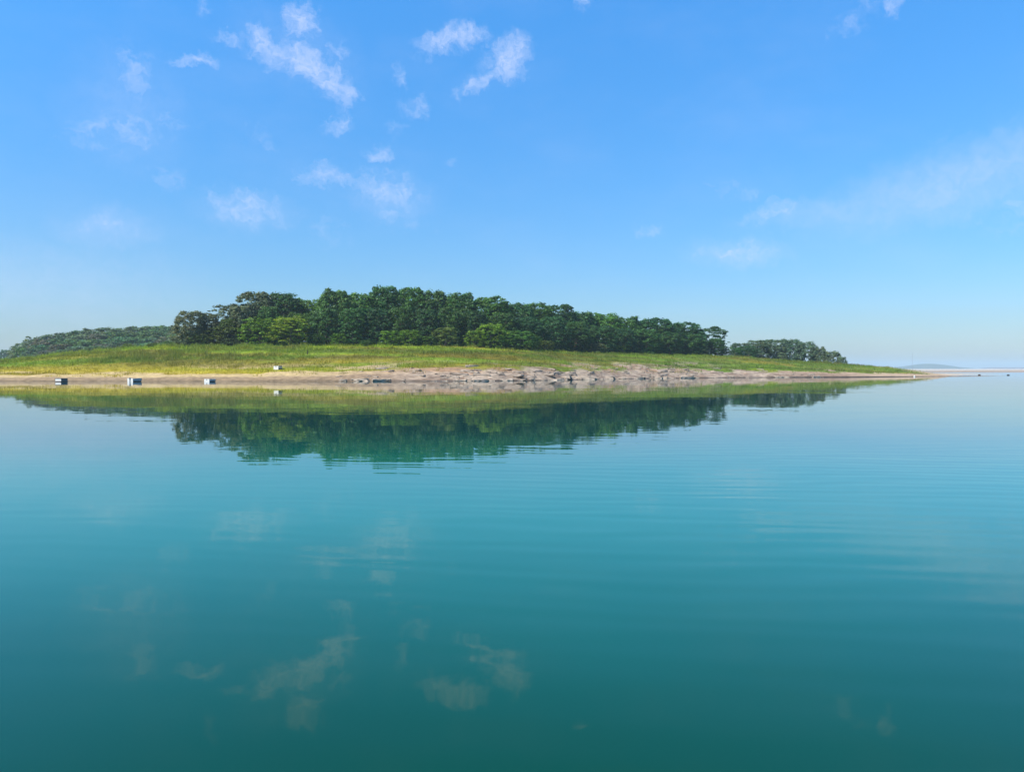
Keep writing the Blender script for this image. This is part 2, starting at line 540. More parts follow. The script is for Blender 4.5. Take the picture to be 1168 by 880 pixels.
def grass_colour(X, Y, s, sb, sr):
    n = fbm(X * 0.030, Y * 0.17, 4, 71); n2 = fbm(X * 0.11, Y * 0.40, 4, 81)
    u = np.clip((s - sb) / (sr - sb), 0, 1)
    yel = np.array([0.41, 0.325, 0.022]); lush = np.array([0.175, 0.265, 0.013]); olive = np.array([0.235, 0.215, 0.024]); bright = np.array([0.26, 0.37, 0.016])
    dark = np.array([0.115, 0.195, 0.018])
    left = 1 - sstep(X, -75, -10)
    a = ((1 - sstep(u, 0.05, 0.45)) * left * 0.9)[..., None]
    m = sstep(n, 0.42, 0.58)[..., None]
    c = olive * (1 - m) + lush * m
    b = (sstep(u, 0.55, 0.9) * sstep(n2, 0.35, 0.6) * (1 - sstep(X, 5, 30)))[..., None]
    c = c * (1 - b) + bright * b
    d = (sstep(X, -20, 30) * sstep(n2, 0.30, 0.55) * 0.9)[..., None]
    c = c * (1 - d) + dark * d
    c = c * (1 - a) + yel * a
    br = (sstep(fbm(X * 0.05, Y * 0.5, 4, 85), 0.55, 0.66) * 0.45 * sstep(X, -60, 0))[..., None]
    c = c * (1 - br) + np.array([0.17, 0.13, 0.04]) * br
    y2 = (sstep(n2, 0.60, 0.72) * (1 - sstep(X, 20, 60)) * 0.5)[..., None]
    c = c * (1 - y2) + yel * 0.9 * y2
    # horizontal swathes of shorter and ranker growth
    sw = fbm(X * 0.018 + 4.0, (s + 0.05 * X) * 0.26, 3, 87)[..., None]
    return c * (0.62 + 0.50 * sstep(sw, 0.30, 0.62))


G = grass_cover(XX, YY, SS, SB)
colr = soil_colour(XX, YY, SS, SB, TT, RK) * (1 - G[..., None]) + grass_colour(XX, YY, SS, SB, SR) * 0.95 * G[..., None]
nx, ns = XX.shape
idx = np.arange(nx * ns).reshape(nx, ns)
quads = np.stack([idx[:-1, :-1], idx[1:, :-1], idx[1:, 1:], idx[:-1, 1:]], -1).reshape(-1, 4)
verts = np.stack([XX, YY, ZZ], -1).reshape(-1, 3)
land = link('terrain', mesh_np('terrain', verts, quads, M_GROUND, {'ground_colour': colr.reshape(-1, 3), 'crevice_shade': np.repeat((RK * (1 - G) * (SS > -0.5)).reshape(-1, 1), 3, axis=1)}, True))
tag(land, 'grassy shore with sand beach and pale rock ledges across the lake', 'shore', kind='structure')

# the lake: one sheet out to the horizon
a = np.linspace(0, 2 * np.pi, 97)[:-1]
wv = np.concatenate([[[0, 0, 0]], np.stack([np.cos(a) * 8800, np.sin(a) * 8800, a * 0], -1)])
wf = np.array([[0, i + 1, (i + 1) % 96 + 1] for i in range(96)])
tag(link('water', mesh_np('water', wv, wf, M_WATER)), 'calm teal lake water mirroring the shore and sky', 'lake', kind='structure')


# ---- far wooded headland on the left, sand flats and the blue hill on the right
def mound(name, x0, x1, y0, y1, step, hf, colour, label, cat):
    gx = np.arange(x0, x1 + step, step); gy = np.arange(y0, y1 + step, step)
    A, B = np.meshgrid(gx, gy, indexing='ij')
    Z = hf(A, B)
    n0, n1 = A.shape
    ii = np.arange(n0 * n1).reshape(n0, n1)
    q = np.stack([ii[:-1, :-1], ii[1:, :-1], ii[1:, 1:], ii[:-1, 1:]], -1).reshape(-1, 4)
    c = colour(A, B, Z)
    o = link(name, mesh_np(name, np.stack([A, B, Z], -1).reshape(-1, 3), q, M_GROUND, {'ground_colour': c.reshape(-1, 3)}, True))
    return tag(o, label, cat, kind='structure')


def headland_z(X, Y):
    u = sstep(X, -318, -215) * 10.5 + sstep(X, -235, -150) * 3.0
    v = sstep(Y, 385, 470) * (1 - sstep(Y, 560, 680))
    return u * (0.45 + 0.55 * v) * sstep(Y, 350, 385) * (1 - sstep(Y, 640, 700)) * (1 - sstep(X, -60, 40)) - 0.6 + (fbm(X * .03, Y * .03, 3, 9) - .5) * 1.5


def green_c(A, B, Z):
    n = fbm(A * 0.05, B * 0.05, 3, 13)[..., None]
    return np.array([0.07, 0.10, 0.03]) * (1 - n) + np.array([0.16, 0.17, 0.05]) * n


mound('hill', -340, 60, 345, 705, 5, headland_z, green_c, 'far wooded headland behind the left meadow', 'hill')


def headland2_z(X, Y):
    return 7.0 * np.exp(-(((X + 505) / 60) ** 2 + ((Y - 760) / 60) ** 2)) - 0.7


mound('hill', -660, -380, 620, 900, 8, headland2_z, green_c, 'farthest low wooded point at the left edge of the lake', 'hill')


def flat_z(X, Y):
    e = (fbm(X * 0.03, Y * 0.012, 4, 15) - 0.5)
    front = sstep(Y + e * 26 - (X - 140) * -0.02, 272, 284)
    left = sstep(X + e * 30 - (Y - 270) * 0.42, 118, 150)
    ch = sstep(fbm(X * 0.006, Y * 0.020, 3, 17), 0.44, 0.58)
    return (front * left) * (0.30 + 0.55 * ch + e * 0.3) - 0.35


def flat_c(A, B, Z):
    n = fbm(A * 0.004, B * 0.014, 4, 19)[..., None]
    c = np.array([0.30, 0.25, 0.21]) * (1 - n) + np.array([0.50, 0.42, 0.33]) * n
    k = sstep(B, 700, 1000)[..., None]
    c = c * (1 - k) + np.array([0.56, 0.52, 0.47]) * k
    f = (1 - sstep(B, 300, 330))[..., None]
    return c * (1 - f) + np.array([0.58, 0.47, 0.35]) * f


mound('sand_flat', 110, 1150, 262, 1700, 6, flat_z, flat_c, 'low pale sand flats stretching away behind the tip of the spit', 'sand flat')


def blue_hill_z(X, Y):
    y = np.exp(-((Y - 5200) / 200) ** 2)
    return y * (19.0 * np.exp(-np.abs((X - X_of(1060, 5200)) / 120.0) ** 3) + 11.0 * np.exp(-np.abs((X - X_of(1040, 5200)) / 150.0) ** 3)
                + 8.0 * np.exp(-np.abs((X - X_of(1078, 5200)) / 130.0) ** 3)) - 2.0 + (fbm(X * .02, Y * .01, 3, 9) - .5) * 4.5


mound('hill', 2200, 3120, 4700, 5700, 14, blue_hill_z, lambda A, B, Z: green_c(A, B, Z) * 0.6,
      'low blue hazy hill on the horizon beyond the sand flats', 'hill')


def far_bank_z(X, Y):
    return 7.0 * sstep(fbm(X * 0.006, X * 0 + 2.2, 4, 23), 0.44, 0.62) * np.exp(-((Y - 5000) / 120) ** 2) * sstep(X, 2760, 2900) - 0.8


mound('bank', 2720, 3800, 4760, 5240, 12, far_bank_z, lambda A, B, Z: green_c(A, B, Z) * 0 + np.array([0.16, 0.12, 0.10]),
      'thin dark far bank on the horizon right of the blue hill', 'bank')


# ------------------------------------------------------------------ trees
def tube(pts, rad, seg=6):
    """tapered tube along a polyline -> verts, quads"""
    P = np.array(pts, float); n = len(P)
    V = []; Fq = []
    for i in range(n):
        d = P[min(i + 1, n - 1)] - P[max(i - 1, 0)]
        d /= np.linalg.norm(d) + 1e-9
        u = np.cross(d, [0.3, 1, 0.1]); u /= np.linalg.norm(u); w = np.cross(d, u)
        for k in range(seg):
            t = 2 * math.pi * k / seg
            V.append(P[i] + rad[i] * (math.cos(t) * u + math.sin(t) * w))
    for i in range(n - 1):
        for k in range(seg):
            Fq.append((i * seg + k, i * seg + (k + 1) % seg, (i + 1) * seg + (k + 1) % seg, (i + 1) * seg + k))
    return np.array(V), np.array(Fq)


def join(parts):
    V = []; Q = []; off = 0
    for v, q in parts:
        V.append(v); Q.append(q + off); off += len(v)
    return np.concatenate(V), np.concatenate(Q)


def leaf_cards(centres, radii, per, size, r, flat=0.85):
    """leaf-sized faces spread through ellipsoidal clumps"""
    n = len(centres)
    tot = n * per
    ci = np.repeat(np.arange(n), per)
    d = r.normal(size=(tot, 3)); d /= np.linalg.norm(d, axis=1)[:, None]
    d[:, 2] = np.where(d[:, 2] < -0.3, -d[:, 2] * 0.6, d[:, 2])
    rad = r.random(tot) ** 0.45
    p = centres[ci] + d * (radii[ci] * rad)[:, None] * np.array([1, 1, flat])
    nrm = d * 0.9 + r.normal(size=(tot, 3)) * 0.55 + np.array([0, 0, 0.35])
    nrm /= np.linalg.norm(nrm, axis=1)[:, None]
    a = np.cross(nrm, r.normal(size=(tot, 3))); a /= np.linalg.norm(a, axis=1)[:, None]
    b = np.cross(nrm, a)
    s = size * (0.55 + 0.8 * r.random(tot))[:, None]
    a = a * s; b = b * s * 0.62
    # pointed leaf spray: four corners of a kite
    V = np.stack([p - a, p + b * 0.9 - a * 0.1, p + a, p - b * 0.9 - a * 0.1], 1).reshape(-1, 3)
    Q = np.arange(tot * 4).reshape(-1, 4)
    tint_c = 0.62 + 0.80 * r.random(n)  # leaf tone differs by clump, spread widened to paint in highlight speckle
    tl = tint_c[ci] * (0.62 + 0.76 * r.random(tot))
    hue = (r.random(n)[ci] - 0.5)
    col = np.stack([tl * (1 + 0.28 * hue), tl, tl * (1 - 0.2 * hue)], -1)
    return V, Q, np.repeat(col, 4, axis=0)


def make_tree_meshes(seed, kind):
    """a nominal tree 10 m tall and 8 m wide"""
    r = np.random.default_rng(seed)
    Ht, Wd = 10.0, 4.0
    # base of crown, clumps on the outside, clumps inside, leaves per clump, clump radius, leaf size, ruggedness
    base, nout, nin, per, csize, leaf, rug = {
        'shrub': (0.0, 150, 24, 40, 0.62, 0.19, 0.34), 'airy': (0.08, 210, 22, 38, 0.55, 0.17, 0.62),
        'far': (0.0, 150, 20, 34, 0.80, 0.26, 0.28), 'dense': (0.0, 340, 40, 42, 0.66, 0.165, 0.36)}[kind]
    # boughs: the ends of the limbs, round the crown
    lc = []
    for i in range(11):
        t = (i + 0.5) / 11
        h = base + (1 - base) * (0.22 + 0.62 * t)
        w = math.sqrt(max(0.05, 1 - ((h - 0.38) / 0.64) ** 2))
        ang = i * 2.399 + r.random() * 0.9
        rr = Wd * w * (0.45 + 0.3 * r.random())
        lc.append([math.cos(ang) * rr, math.sin(ang) * rr, h * Ht])
    lc = np.array(lc)

    def shell(n, f0, f1):
        z = r.random(n) ** 0.9
        h = base + (0.93 - base) * z
        prof = np.where(h > 0.40, np.clip(1 - ((h - 0.40) / 0.60) ** 2, 0, 1) ** 0.52, 0.78 + 0.22 * np.sin(np.clip(h / 0.40, 0, 1) * 1.57))
        an = r.random(n) * 6.2832
        lump = fbm(np.cos(an) * 1.7 + 9 + seed * 3.7, np.sin(an) * 1.7 + h * 4.5 + seed, 3, seed)
        rr = Wd * prof * (1 - rug * 0.5 + rug * 1.15 * (lump - 0.5) * 1.6) * (f0 + (f1 - f0) * r.random(n))
        zz = h * Ht * (1 + 0.35 * rug * (lump - 0.5) * (h > 0.45))
        return np.stack([np.cos(an) * rr, np.sin(an) * rr, zz], -1), lump
    p1, l1 = shell(nout, 0.84, 1.0)
    p2, l2 = shell(nin, 0.15, 0.7)
    if kind == 'airy':
        keep = l1 > 0.36
        p1 = p1[keep]
    cc = np.concatenate([p1, p2])
    cr = csize * (0.55 + 0.8 * r.random(len(cc)))
    # small sprays that break the outline
    m = 40
    q, _ = shell(m, 1.0, 1.12)
    q[:, 2] += 0.25
    cc = np.concatenate([cc, q]); cr = np.concatenate([cr, csize * 0.42 * (0.5 + r.random(m))])
    top = cc[:, 2].max() + 0.2
    cc[:, 2] *= Ht / top
    V, Q, C = leaf_cards(cc, cr, per, leaf, r)
    V[:, 2] = np.maximum(V[:, 2], 0.05)
    crown = mesh_np('crown_' + kind, V, Q, M_LEAF, {'leaf_tint': C})
    # trunk with limbs
    parts = []
    lean = r.normal(size=2) * 0.25
    th = Ht * 0.62
    tp = [np.array([lean[0] * t * t, lean[1] * t * t, th * t - 0.35]) for t in np.linspace(0, 1, 6)]
    r0 = 0.24 if kind != 'shrub' else 0.12
    parts.append(tube(tp, [r0 * (1.25, 1.0, .85, .7, .5, .3)[k] for k in range(6)], 8))
    for k in range(len(lc)):
        t = 0.28 + 0.6 * k / len(lc)
        st = np.array([lean[0] * t * t, lean[1] * t * t, th * t - 0.35])
        en = lc[k] * np.array([1, 1, Ht / top])
        if kind == 'shrub':
            st = st * np.array([1, 1, 0.3]) + np.array([0, 0, -0.1])
        mid = (st + en) / 2 + r.normal(size=3) * 0.25 + np.array([0, 0, -0.2])
        q = r0 * (0.42 - 0.18 * k / len(lc))
        parts.append(tube([st, mid, en], [q, q * 0.65, q * 0.25], 5))
    tv, tq = join(parts)
    trunk = mesh_np('trunk_' + kind, tv, tq, M_BARK, smooth=True)
    return crown, trunk


TREES = {k: [make_tree_meshes(s0 + i, k) for i in range(n)] for k, n, s0 in
         (('dense', 6, 100), ('airy', 4, 200), ('shrub', 5, 300), ('far', 5, 400))}

GREEN = {   # leaf colours of the kinds of tree; far ones paled to paint in haze
    'dark': (0.066, 0.145, 0.032), 'deep': (0.052, 0.128, 0.038), 'mid': (0.095, 0.190, 0.030), 'grey': (0.125, 0.152, 0.078),
    'bright': (0.140, 0.250, 0.022), 'lime': (0.195, 0.285, 0.024), 'olive': (0.130, 0.170, 0.032), 'pale': (0.180, 0.215, 0.100),
    'far': (0.110, 0.160, 0.080), 'far_green': (0.100, 0.180, 0.068), 'far_brown': (0.140, 0.140, 0.090),
}
cnt = [0]


def place_tree(name, px, D, ytop, wpx, kind, colour, label, cat, group, dz=0.0, ground=None):
    X = X_of(px, D)
    zg = float(ground(X, D)) if ground else float(land_z(X, D))
    zg += dz
    h = max(Z_of(ytop, D) - zg, 0.8)
    w = wpx * D / F
    cnt[0] += 1
    crown, trunk = TREES[kind][cnt[0] * 7 % len(TREES[kind])]
    t = empty(name, (X, D, zg), random.uniform(0, 6.28))
    t.scale = (w / 8.0, w / 8.0, h / 10.0)
    tag(t, label, cat, group)
    c = link('crown', crown, t)
    j = random.uniform(0.80, 1.22)
    hu = random.uniform(0.86, 1.08)
    g = GREEN[colour]
    c.color = (g[0] * j * hu, g[1] * j, g[2] * j / hu, 1)
    link('trunk', trunk, t)
    return t


WOOD = 'trees of the island wood'
ORD = ['first', 'second', 'third', 'fourth', 'fifth', 'sixth', 'seventh', 'eighth', 'ninth', 'tenth', 'eleventh', 'twelfth', 'thirteenth',
       'fourteenth', 'fifteenth', 'sixteenth', 'seventeenth', 'eighteenth', 'nineteenth', 'twentieth']
SKYLINE = [
    (218, 204, 354, 32, 'dense', 'grey', 'dark grey-green rounded tree forming the left end of the island wood'),
    (256, 211, 347, 46, 'airy', 'grey', 'pale grey-green thin-crowned tree with sky gaps, second from left end of the wood'),
    (291, 216, 333, 44, 'dense', 'grey', 'tall twiggy grey-green tree rising behind the bright green bushes'),
    (324, 219, 335, 40, 'dense', 'dark', 'dark round-topped tree right of the tall twiggy grey-green tree'),
    (352, 224, 341, 38, 'dense', 'mid', 'lighter green tree in the dip of the skyline above the yellow-green bush'),
    (383, 216, 330, 40, 'dense', 'dark', 'dark tree with a knobbly top just right of the skyline dip'),
    (411, 219, 334, 36, 'dense', 'mid', 'tree on the skyline just left of the highest crown of the wood'),
    (438, 223, 327, 40, 'dense', 'dark', 'tallest dark tree making the highest point of the wood'),
    (468, 225, 328, 38, 'dense', 'mid', 'tall tree with paler top just right of the highest crown of the wood'),
    (496, 226, 332, 36, 'dense', 'dark', 'second skyline tree to the right of the highest crown of the wood'),
    (524, 226, 334, 40, 'dense', 'dark', 'broad dark skyline tree above the olive bush in mid wood'),
    (560, 228, 338, 46, 'dense', 'mid', 'wide skyline tree above the bright green bush at mid wood'),
    (591, 231, 346, 34, 'dense', 'deep', 'small dark skyline tree where the treetops step down'),
    (613, 234, 346, 34, 'dense', 'mid', 'lighter skyline tree just after the treetops step down'),
    (638, 238, 347, 38, 'dense', 'deep', 'dark domed skyline tree before the second step down of the treetops'),
    (664, 244, 356, 36, 'dense', 'deep', 'dark skyline tree left of the lighter green crown on the right slope'),
    (691, 248, 357, 38, 'dense', 'mid', 'lighter green crown standing out on the right half of the skyline'),
    (717, 252, 361, 32, 'dense', 'dark', 'dark skyline tree right of the lighter green crown'),
    (747, 256, 363, 44, 'dense', 'deep', 'wide dark skyline tree third from the right end of the wood'),
    (781, 262, 368, 40, 'dense', 'deep', 'dark skyline tree second from the right end of the wood'),
    (811, 266, 372, 34, 'airy', 'deep', 'open dark tree with sky gaps at the right end of the wood'),
]
for (px, D, yt, w, k, c, lab) in SKYLINE:
    place_tree('tree', px, D, yt, w * 1.32, k, c, lab, 'tree', WOOD)
FRONT = [(262, 207, 364, 32, 'olive'), (342, 209, 357, 36, 'mid'), (372, 207, 352, 38, 'dark'), (402, 207, 351, 36, 'dark'), (430, 208, 352, 36, 'deep'), (458, 209, 350, 36, 'dark'),
         (486, 209, 353, 34, 'deep'), (513, 211, 351, 36, 'dark'), (541, 213, 354, 36, 'deep'), (572, 216, 357, 38, 'dark'), (602, 219, 362, 34, 'deep'),
         (630, 224, 361, 36, 'deep'), (657, 230, 367, 34, 'dark'), (684, 236, 371, 34, 'deep'), (710, 241, 374, 32, 'deep'), (737, 246, 375, 34, 'dark'),
         (764, 251, 379, 32, 'deep'), (790, 256, 381, 32, 'deep'), (816, 260, 386, 24, 'dark')]
for i, (px, D, yt, w, c) in enumerate(FRONT):
    look = {'olive': 'olive-green', 'mid': 'mid green', 'dark': 'dark green', 'deep': 'blackish green'}[c]
    place_tree('tree', px, D, yt, w * 1.15, 'dense', c, f'{look} leafy tree, {ORD[i]} from the left in the front row of the wood', 'tree', WOOD)
# a hidden-looking inner row that closes the wood
for i, px in enumerate(range(306, 800, 24)):
    D = float(np.interp(px, [300, 380, 560, 820], [228, 232, 236, 272]))
    yt = float(np.interp(px, [q[0] for q in SKYLINE], [q[2] for q in SKYLINE])) + 4 + 2 * (i % 3)
    place_tree('tree', px, D, yt, 46, 'dense', ('dark', 'mid', 'deep')[i % 3] if px > 380 else 'grey',
               'green tree peeping between the skyline crowns from the back row of the wood', 'tree', WOOD)
for px, D, yt, w, c, lab in ((238, 207, 359, 36, 'grey', 'grey-green tree filling the gap between the two leftmost trees of the wood'),
                             (274, 209, 349, 36, 'grey', 'grey-green tree joining the thin-crowned tree to the tall twiggy tree'),
                             (308, 211, 350, 36, 'dark', 'dark tree behind the mid green rounded bush, under the tall twiggy tree')):
    place_tree('tree', px, D, yt, w, 'dense', c, lab, 'tree', WOOD)

SHRUBS = [
    (228, 202, 381, 24, 'olive', 'small olive bush at the foot of the leftmost grey-green tree'),
    (257, 203, 372, 38, 'olive', 'olive-green bush below the thin-crowned second tree'),
    (297, 203, 362, 44, 'bright', 'mid green rounded bush left of the big yellow-green bush'),
    (331, 202, 361, 48, 'lime', 'big yellow-green bush spreading in front of the wood'),
    (360, 203, 380, 22, 'mid', 'small green bush right of the big yellow-green bush'),
    (387, 203, 380, 18, 'bright', 'small pale green bush alone before the dark trees'),
    (446, 203.5, 377, 26, 'bright', 'bright green bush, left of a touching pair at mid wood'),
    (467, 203.5, 376, 26, 'bright', 'bright green bush, right of a touching pair at mid wood'),
    (487, 204, 383, 22, 'mid', 'low mid green bush between the bright pair and the olive bush'),
    (508, 205, 373, 28, 'olive', 'olive bush at mid wood right of the bright pair'),
    (541, 206.5, 377, 24, 'lime', 'low yellow-green bush in front of the tall bright bush'),
    (560, 208, 369, 34, 'bright', 'tall bright green bush in the middle of the wood edge'),
    (592, 210, 377, 42, 'mid', 'broad green bush right of the tall bright bush'),
    (622, 215, 388, 20, 'olive', 'low bush at the foot of the trees where the wood edge turns away'),
    (680, 231, 391, 20, 'pale', 'small pale grey-green bush at the foot of the right trees'),
    (705, 236, 394, 16, 'bright', 'tiny bright bush right of the pale grey-green bush'),
    (798, 256, 397, 24, 'pale', 'low pale green bush near the right end of the wood'),
    (838, 262, 396, 18, 'dark', 'dark bush just beyond the right end of the wood'),
    (852, 270, 394, 22, 'deep', 'dark bush in front of the left end of the hazy grove'),
    (266, 201, 386, 24, 'pale', 'dry grey twiggy scrub in the tall grass below the olive-green bush'),
    (146, 199, 392, 12, 'lime', 'small pale yellow-green bush alone on the ridge of the left meadow'),
    (176, 199, 391, 14, 'olive', 'small olive bush on the ridge left of the leftmost wood trees'),
    (190, 200, 389, 14, 'mid', 'small green bush on the ridge touching the left end of the wood'),
    (606, 209, 391, 14, 'lime', 'small yellow-green bush below the broad green bush'),
    (418, 203, 388, 14, 'mid', 'small green bush left of the touching bright pair'),
    (894, 280, 405, 8, 'pale', 'tiny pale round bush in front of the hazy grove'),
]
for (px, D, yt, w, c, lab) in SHRUBS:
    t = place_tree('bush', px, D, yt, w * 1.22, 'shrub', c, lab, 'bush', 'bushes along the edge of the wood')
    t.children[1].name = 'stem'

GROVE = [
    (846, 302, 391, 26, 'tree at the left end of the hazy grove on the spit'),
    (864, 307, 388, 28, 'second tree from the left in the hazy grove on the spit'),
    (882, 308, 387, 28, 'third tree from the left in the hazy grove, at its highest point'),
    (901, 308, 387, 28, 'fourth tree from the left in the hazy grove on the spit'),
    (919, 306, 389, 26, 'fifth tree from the left in the hazy grove, where it slopes down'),
    (934, 303, 395, 20, 'lower tree at the right shoulder of the hazy grove'),
    (949, 299, 400, 20, 'small separate tree right of the hazy grove'),
    (960, 296, 407, 12, 'lowest bushy tree at the far right end of the hazy grove'),
]
for (px, D, yt, w, lab) in GROVE:
    place_tree('tree', px, D, yt, w * 1.3, 'dense', 'far', lab, 'tree', 'trees of the hazy grove on the spit')

# the far wood on the left headland
fpx = [(30, 392), (44, 384), (60, 381), (76, 380), (92, 377), (108, 375), (124, 373.5), (140, 374), (156, 373), (172, 372), (188, 372), (204, 372), (222, 374), (240, 376)]
for i, (px, yt) in enumerate(fpx):
    place_tree('tree', px, 462 + random.uniform(-6, 12), yt, 40, 'far', random.choice(['far', 'far_green', 'far']),
               'grey-blue hazy tree on the skyline of the far wood behind the left meadow', 'tree', 'trees of the far left wood', ground=headland_z)
for row, (D, dy, w) in enumerate(((446, 5, 38), (430, 11, 36), (414, 18, 32))):
    for i in range(13):
        px = 34 + i * 15.5 + random.uniform(-5, 5) + row * 4
        yt = float(np.interp(px, [p for p, y in fpx], [y for p, y in fpx])) + dy + random.uniform(-2, 2)
        place_tree('tree', px, D + random.uniform(-5, 5), min(yt, 404), w, 'far', random.choice(['far', 'far_green', 'far_green', 'far_brown']),
                   'hazy blue-green tree on the slope of the far wood behind the left meadow', 'tree', 'trees of the far left wood', ground=headland_z)
place_tree('tree', 25, 425, 397, 16, 'far', 'mid', 'low hazy tree at the left end of the far wood', 'tree', 'trees of the far left wood', ground=headland_z)
for px, yt, lab in ((-8, 399, 'pale blue tree cut by the left edge of the photo on the farthest point'),
                    (6, 399, 'pale blue tree on the farthest point beside the left edge'),
                    (13, 405, 'lowest pale blue tree at the right end of the farthest point')):
    place_tree('tree', px, 760, yt, 16, 'far', 'dark', lab, 'tree', 'trees of the farthest point', ground=headland2_z)


# ------------------------------------------------------------------ meadow grass: stuff
def blades(name, n, xr, sr_rng, hmin, hmax, wid, label, tint=1.0, keep=None, grey=0.0, seed=5):
    r = np.random.default_rng(seed)
    X = r.uniform(xr[0], xr[1], n); s0 = r.uniform(sr_rng[0], sr_rng[1], n)
    z, ys, sb, srr, t, rock = land_parts(X, s0)
    Y = ys + s0
    cov = grass_cover(X, Y, s0, sb)
    ok = (r.random(n) < cov) & (s0 < srr + 14) & (z > 0.25)
    # stray tufts below the meadow edge
    tuft = sstep(fbm(X * 0.22, Y * 0.3, 3, 91), 0.60, 0.66)
    ok |= (r.random(n) < tuft * 0.8) & (s0 > sb * 0.55) & (z > 0.5) & (s0 < srr)
    if keep is not None:
        ok &= keep(X, s0, sb, srr, r)
    X, Y, z, s0, sb, srr = (q[ok] for q in (X, Y, z, s0, sb, srr))
    m = len(X)
    clump = fbm(X * 0.5, Y * 0.5, 3, 97)
    h = (hmin + (hmax - hmin) * r.random(m)) * (0.35 + 1.3 * sstep(clump, 0.3, 0.7))
    an = r.uniform(0, 6.283, m)
    wv_ = wid * (0.6 + 0.8 * r.random(m))
    base = np.stack([X, Y, z - 0.04], -1)
    side = np.stack([np.cos(an) * wv_, np.sin(an) * wv_, np.zeros(m)], -1)
    lean = np.stack([r.normal(size=m) * 0.25 * h, r.normal(size=m) * 0.25 * h, h], -1)
    V = np.stack([base - side, base + side, base + lean + side * 0.25, base + lean - side * 0.25], 1).reshape(-1, 3)
    Q = np.arange(m * 4).reshape(-1, 4)
    c = grass_colour(X, Y, s0, sb, srr) * (0.72 + 0.56 * r.random((m, 1))) * tint
    c = c * (1 - grey) + np.array([0.29, 0.33, 0.08]) * grey
    o = link(name, mesh_np(name, V, Q, M_GRASS, {'blade_tint': np.repeat(c, 4, axis=0)}))
    return tag(o, label, 'grass', kind='stuff')


blades('meadow_grass', 210000, (-165, 132), (3, 62), 0.16, 0.50, 0.040, 'green and yellow meadow grass covering the slope above the shore')
blades('tall_grass', 90000, (-165, -20), (14, 56), 0.30, 0.80, 0.045, 'tall grey-green reedy grass on the upper left meadow', grey=0.35, seed=8,
       keep=lambda X, s, sb, sr, r: r.random(len(X)) < sstep(fbm(X * 0.07, s * 0.16, 3, 99), 0.42, 0.62) * sstep(s / sr, 0.35, 0.6) * (1 - sstep(X, -60, -35)))


# ------------------------------------------------------------------ rocks along the shore
def rock_mesh(seed, flat):
    r = np.random.default_rng(seed)
    import bmesh
    bm = bmesh.new()
    bmesh.ops.create_cube(bm, size=1.0)
    bmesh.ops.subdivide_edges(bm, edges=bm.edges[:], cuts=5, use_grid_fill=True)
    for v in bm.verts:
        p = np.array(v.co)
        q = p / max(1e-6, np.max(np.abs(p))) * 0.5
        n = np.linalg.norm(q)
        p = q * (0.62 + 0.38 * 0.5 / n) if n > 0 else q
        k = fbm(np.array([p[0] * 3 + seed * 3.1]), np.array([p[1] * 3 + p[2] * 2.3]), 3, seed)[0] - 0.5
        k2 = fbm(np.array([p[0] * 7 + seed]), np.array([p[1] * 7 - p[2] * 5]), 2, seed + 3)[0] - 0.5
        p = p * (1 + 0.65 * k + 0.25 * k2)
        v.co = Vector((p[0] * 1.0, p[1] * 0.75, p[2] * flat))
    me = bpy.data.meshes.new('rock')
    bm.to_mesh(me); bm.free()
    return me


def rock_material():
    m, N = new_mat('pale_shore_rock')
    tcn = N.node('ShaderNodeTexCoord').outputs['Object']
    oi = N.node('ShaderNodeObjectInfo')
    n = N.noise(N.vmath('MULTIPLY', tcn, (2, 2, 9)), 1.0, 6, 0.65)
    base = N.mix(oi.outputs['Random'], (0.55, 0.445, 0.34), (0.45, 0.37, 0.295))
    c = N.mix(N.ramp(n, 0.35, 0.7), N.mix(1.0, base, (0.62, 0.60, 0.58), 'MULTIPLY'), base)
    finish(N, principled(N, c, 0.9, 0.15))
    return m


M_ROCK = rock_material()
ROCKS = []
for i in range(6):
    me = rock_mesh(31 + i, 0.24 if i < 4 else 0.45)
    me.materials.append(M_ROCK)
    ROCKS.append(me)
SPANS = [(-34, -14, 22, 'pale flat rock on the bank below the bushes, left part of the rocky shore'),
         (-14, 20, 84, 'pale layered rock slab in the middle of the rocky shore'),
         (20, 46, 56, 'pinkish grey rock slab below the brown earth patches on the right slope'),
         (46, 84, 44, 'small rock along the thin dark waterline of the right shore')]
for (x0, x1, n, lab) in SPANS:
    for i in range(n):
        X = random.uniform(x0, x1)
        ys = float(shore_y(np.array([X]))[0])
        sb = float(np.interp(X, bx_, bs_))
        s = random.choice([random.uniform(0.1, 0.8), random.uniform(0.6, sb * 0.6), random.uniform(sb * 0.5, sb * 1.15)])
        L = random.uniform(0.6, 1.2) * (1 + random.random() ** 3 * 1.6) * (1.0 if x0 < 40 else 0.75)
        rk = link('rock', ROCKS[random.randrange(6)])
        zz = float(land_z(np.array([X]), np.array([ys + s]))[0])
        rk.location = (X, ys + s, max(zz, 0.0) - 0.03 * L)
        rk.rotation_euler = (random.uniform(-.08, .08), random.uniform(-.12, .12), random.uniform(-.5, .5))
        rk.scale = (L * random.uniform(1.1, 1.9), L * random.uniform(.7, 1.1), L * random.uniform(.7, 1.1))
        tag(rk, lab, 'rock', 'pale rocks along the shore')

# ------------------------------------------------------------------ boats
import bmesh


def bm_obj(name, bm, mat, parent, smooth=False):
    me = bpy.data.meshes.new(name)
    bm.to_mesh(me); bm.free()
    if smooth:
        for p in me.polygons:
            p.use_smooth = True
    me.materials.append(mat)
    return link(name, me, parent)


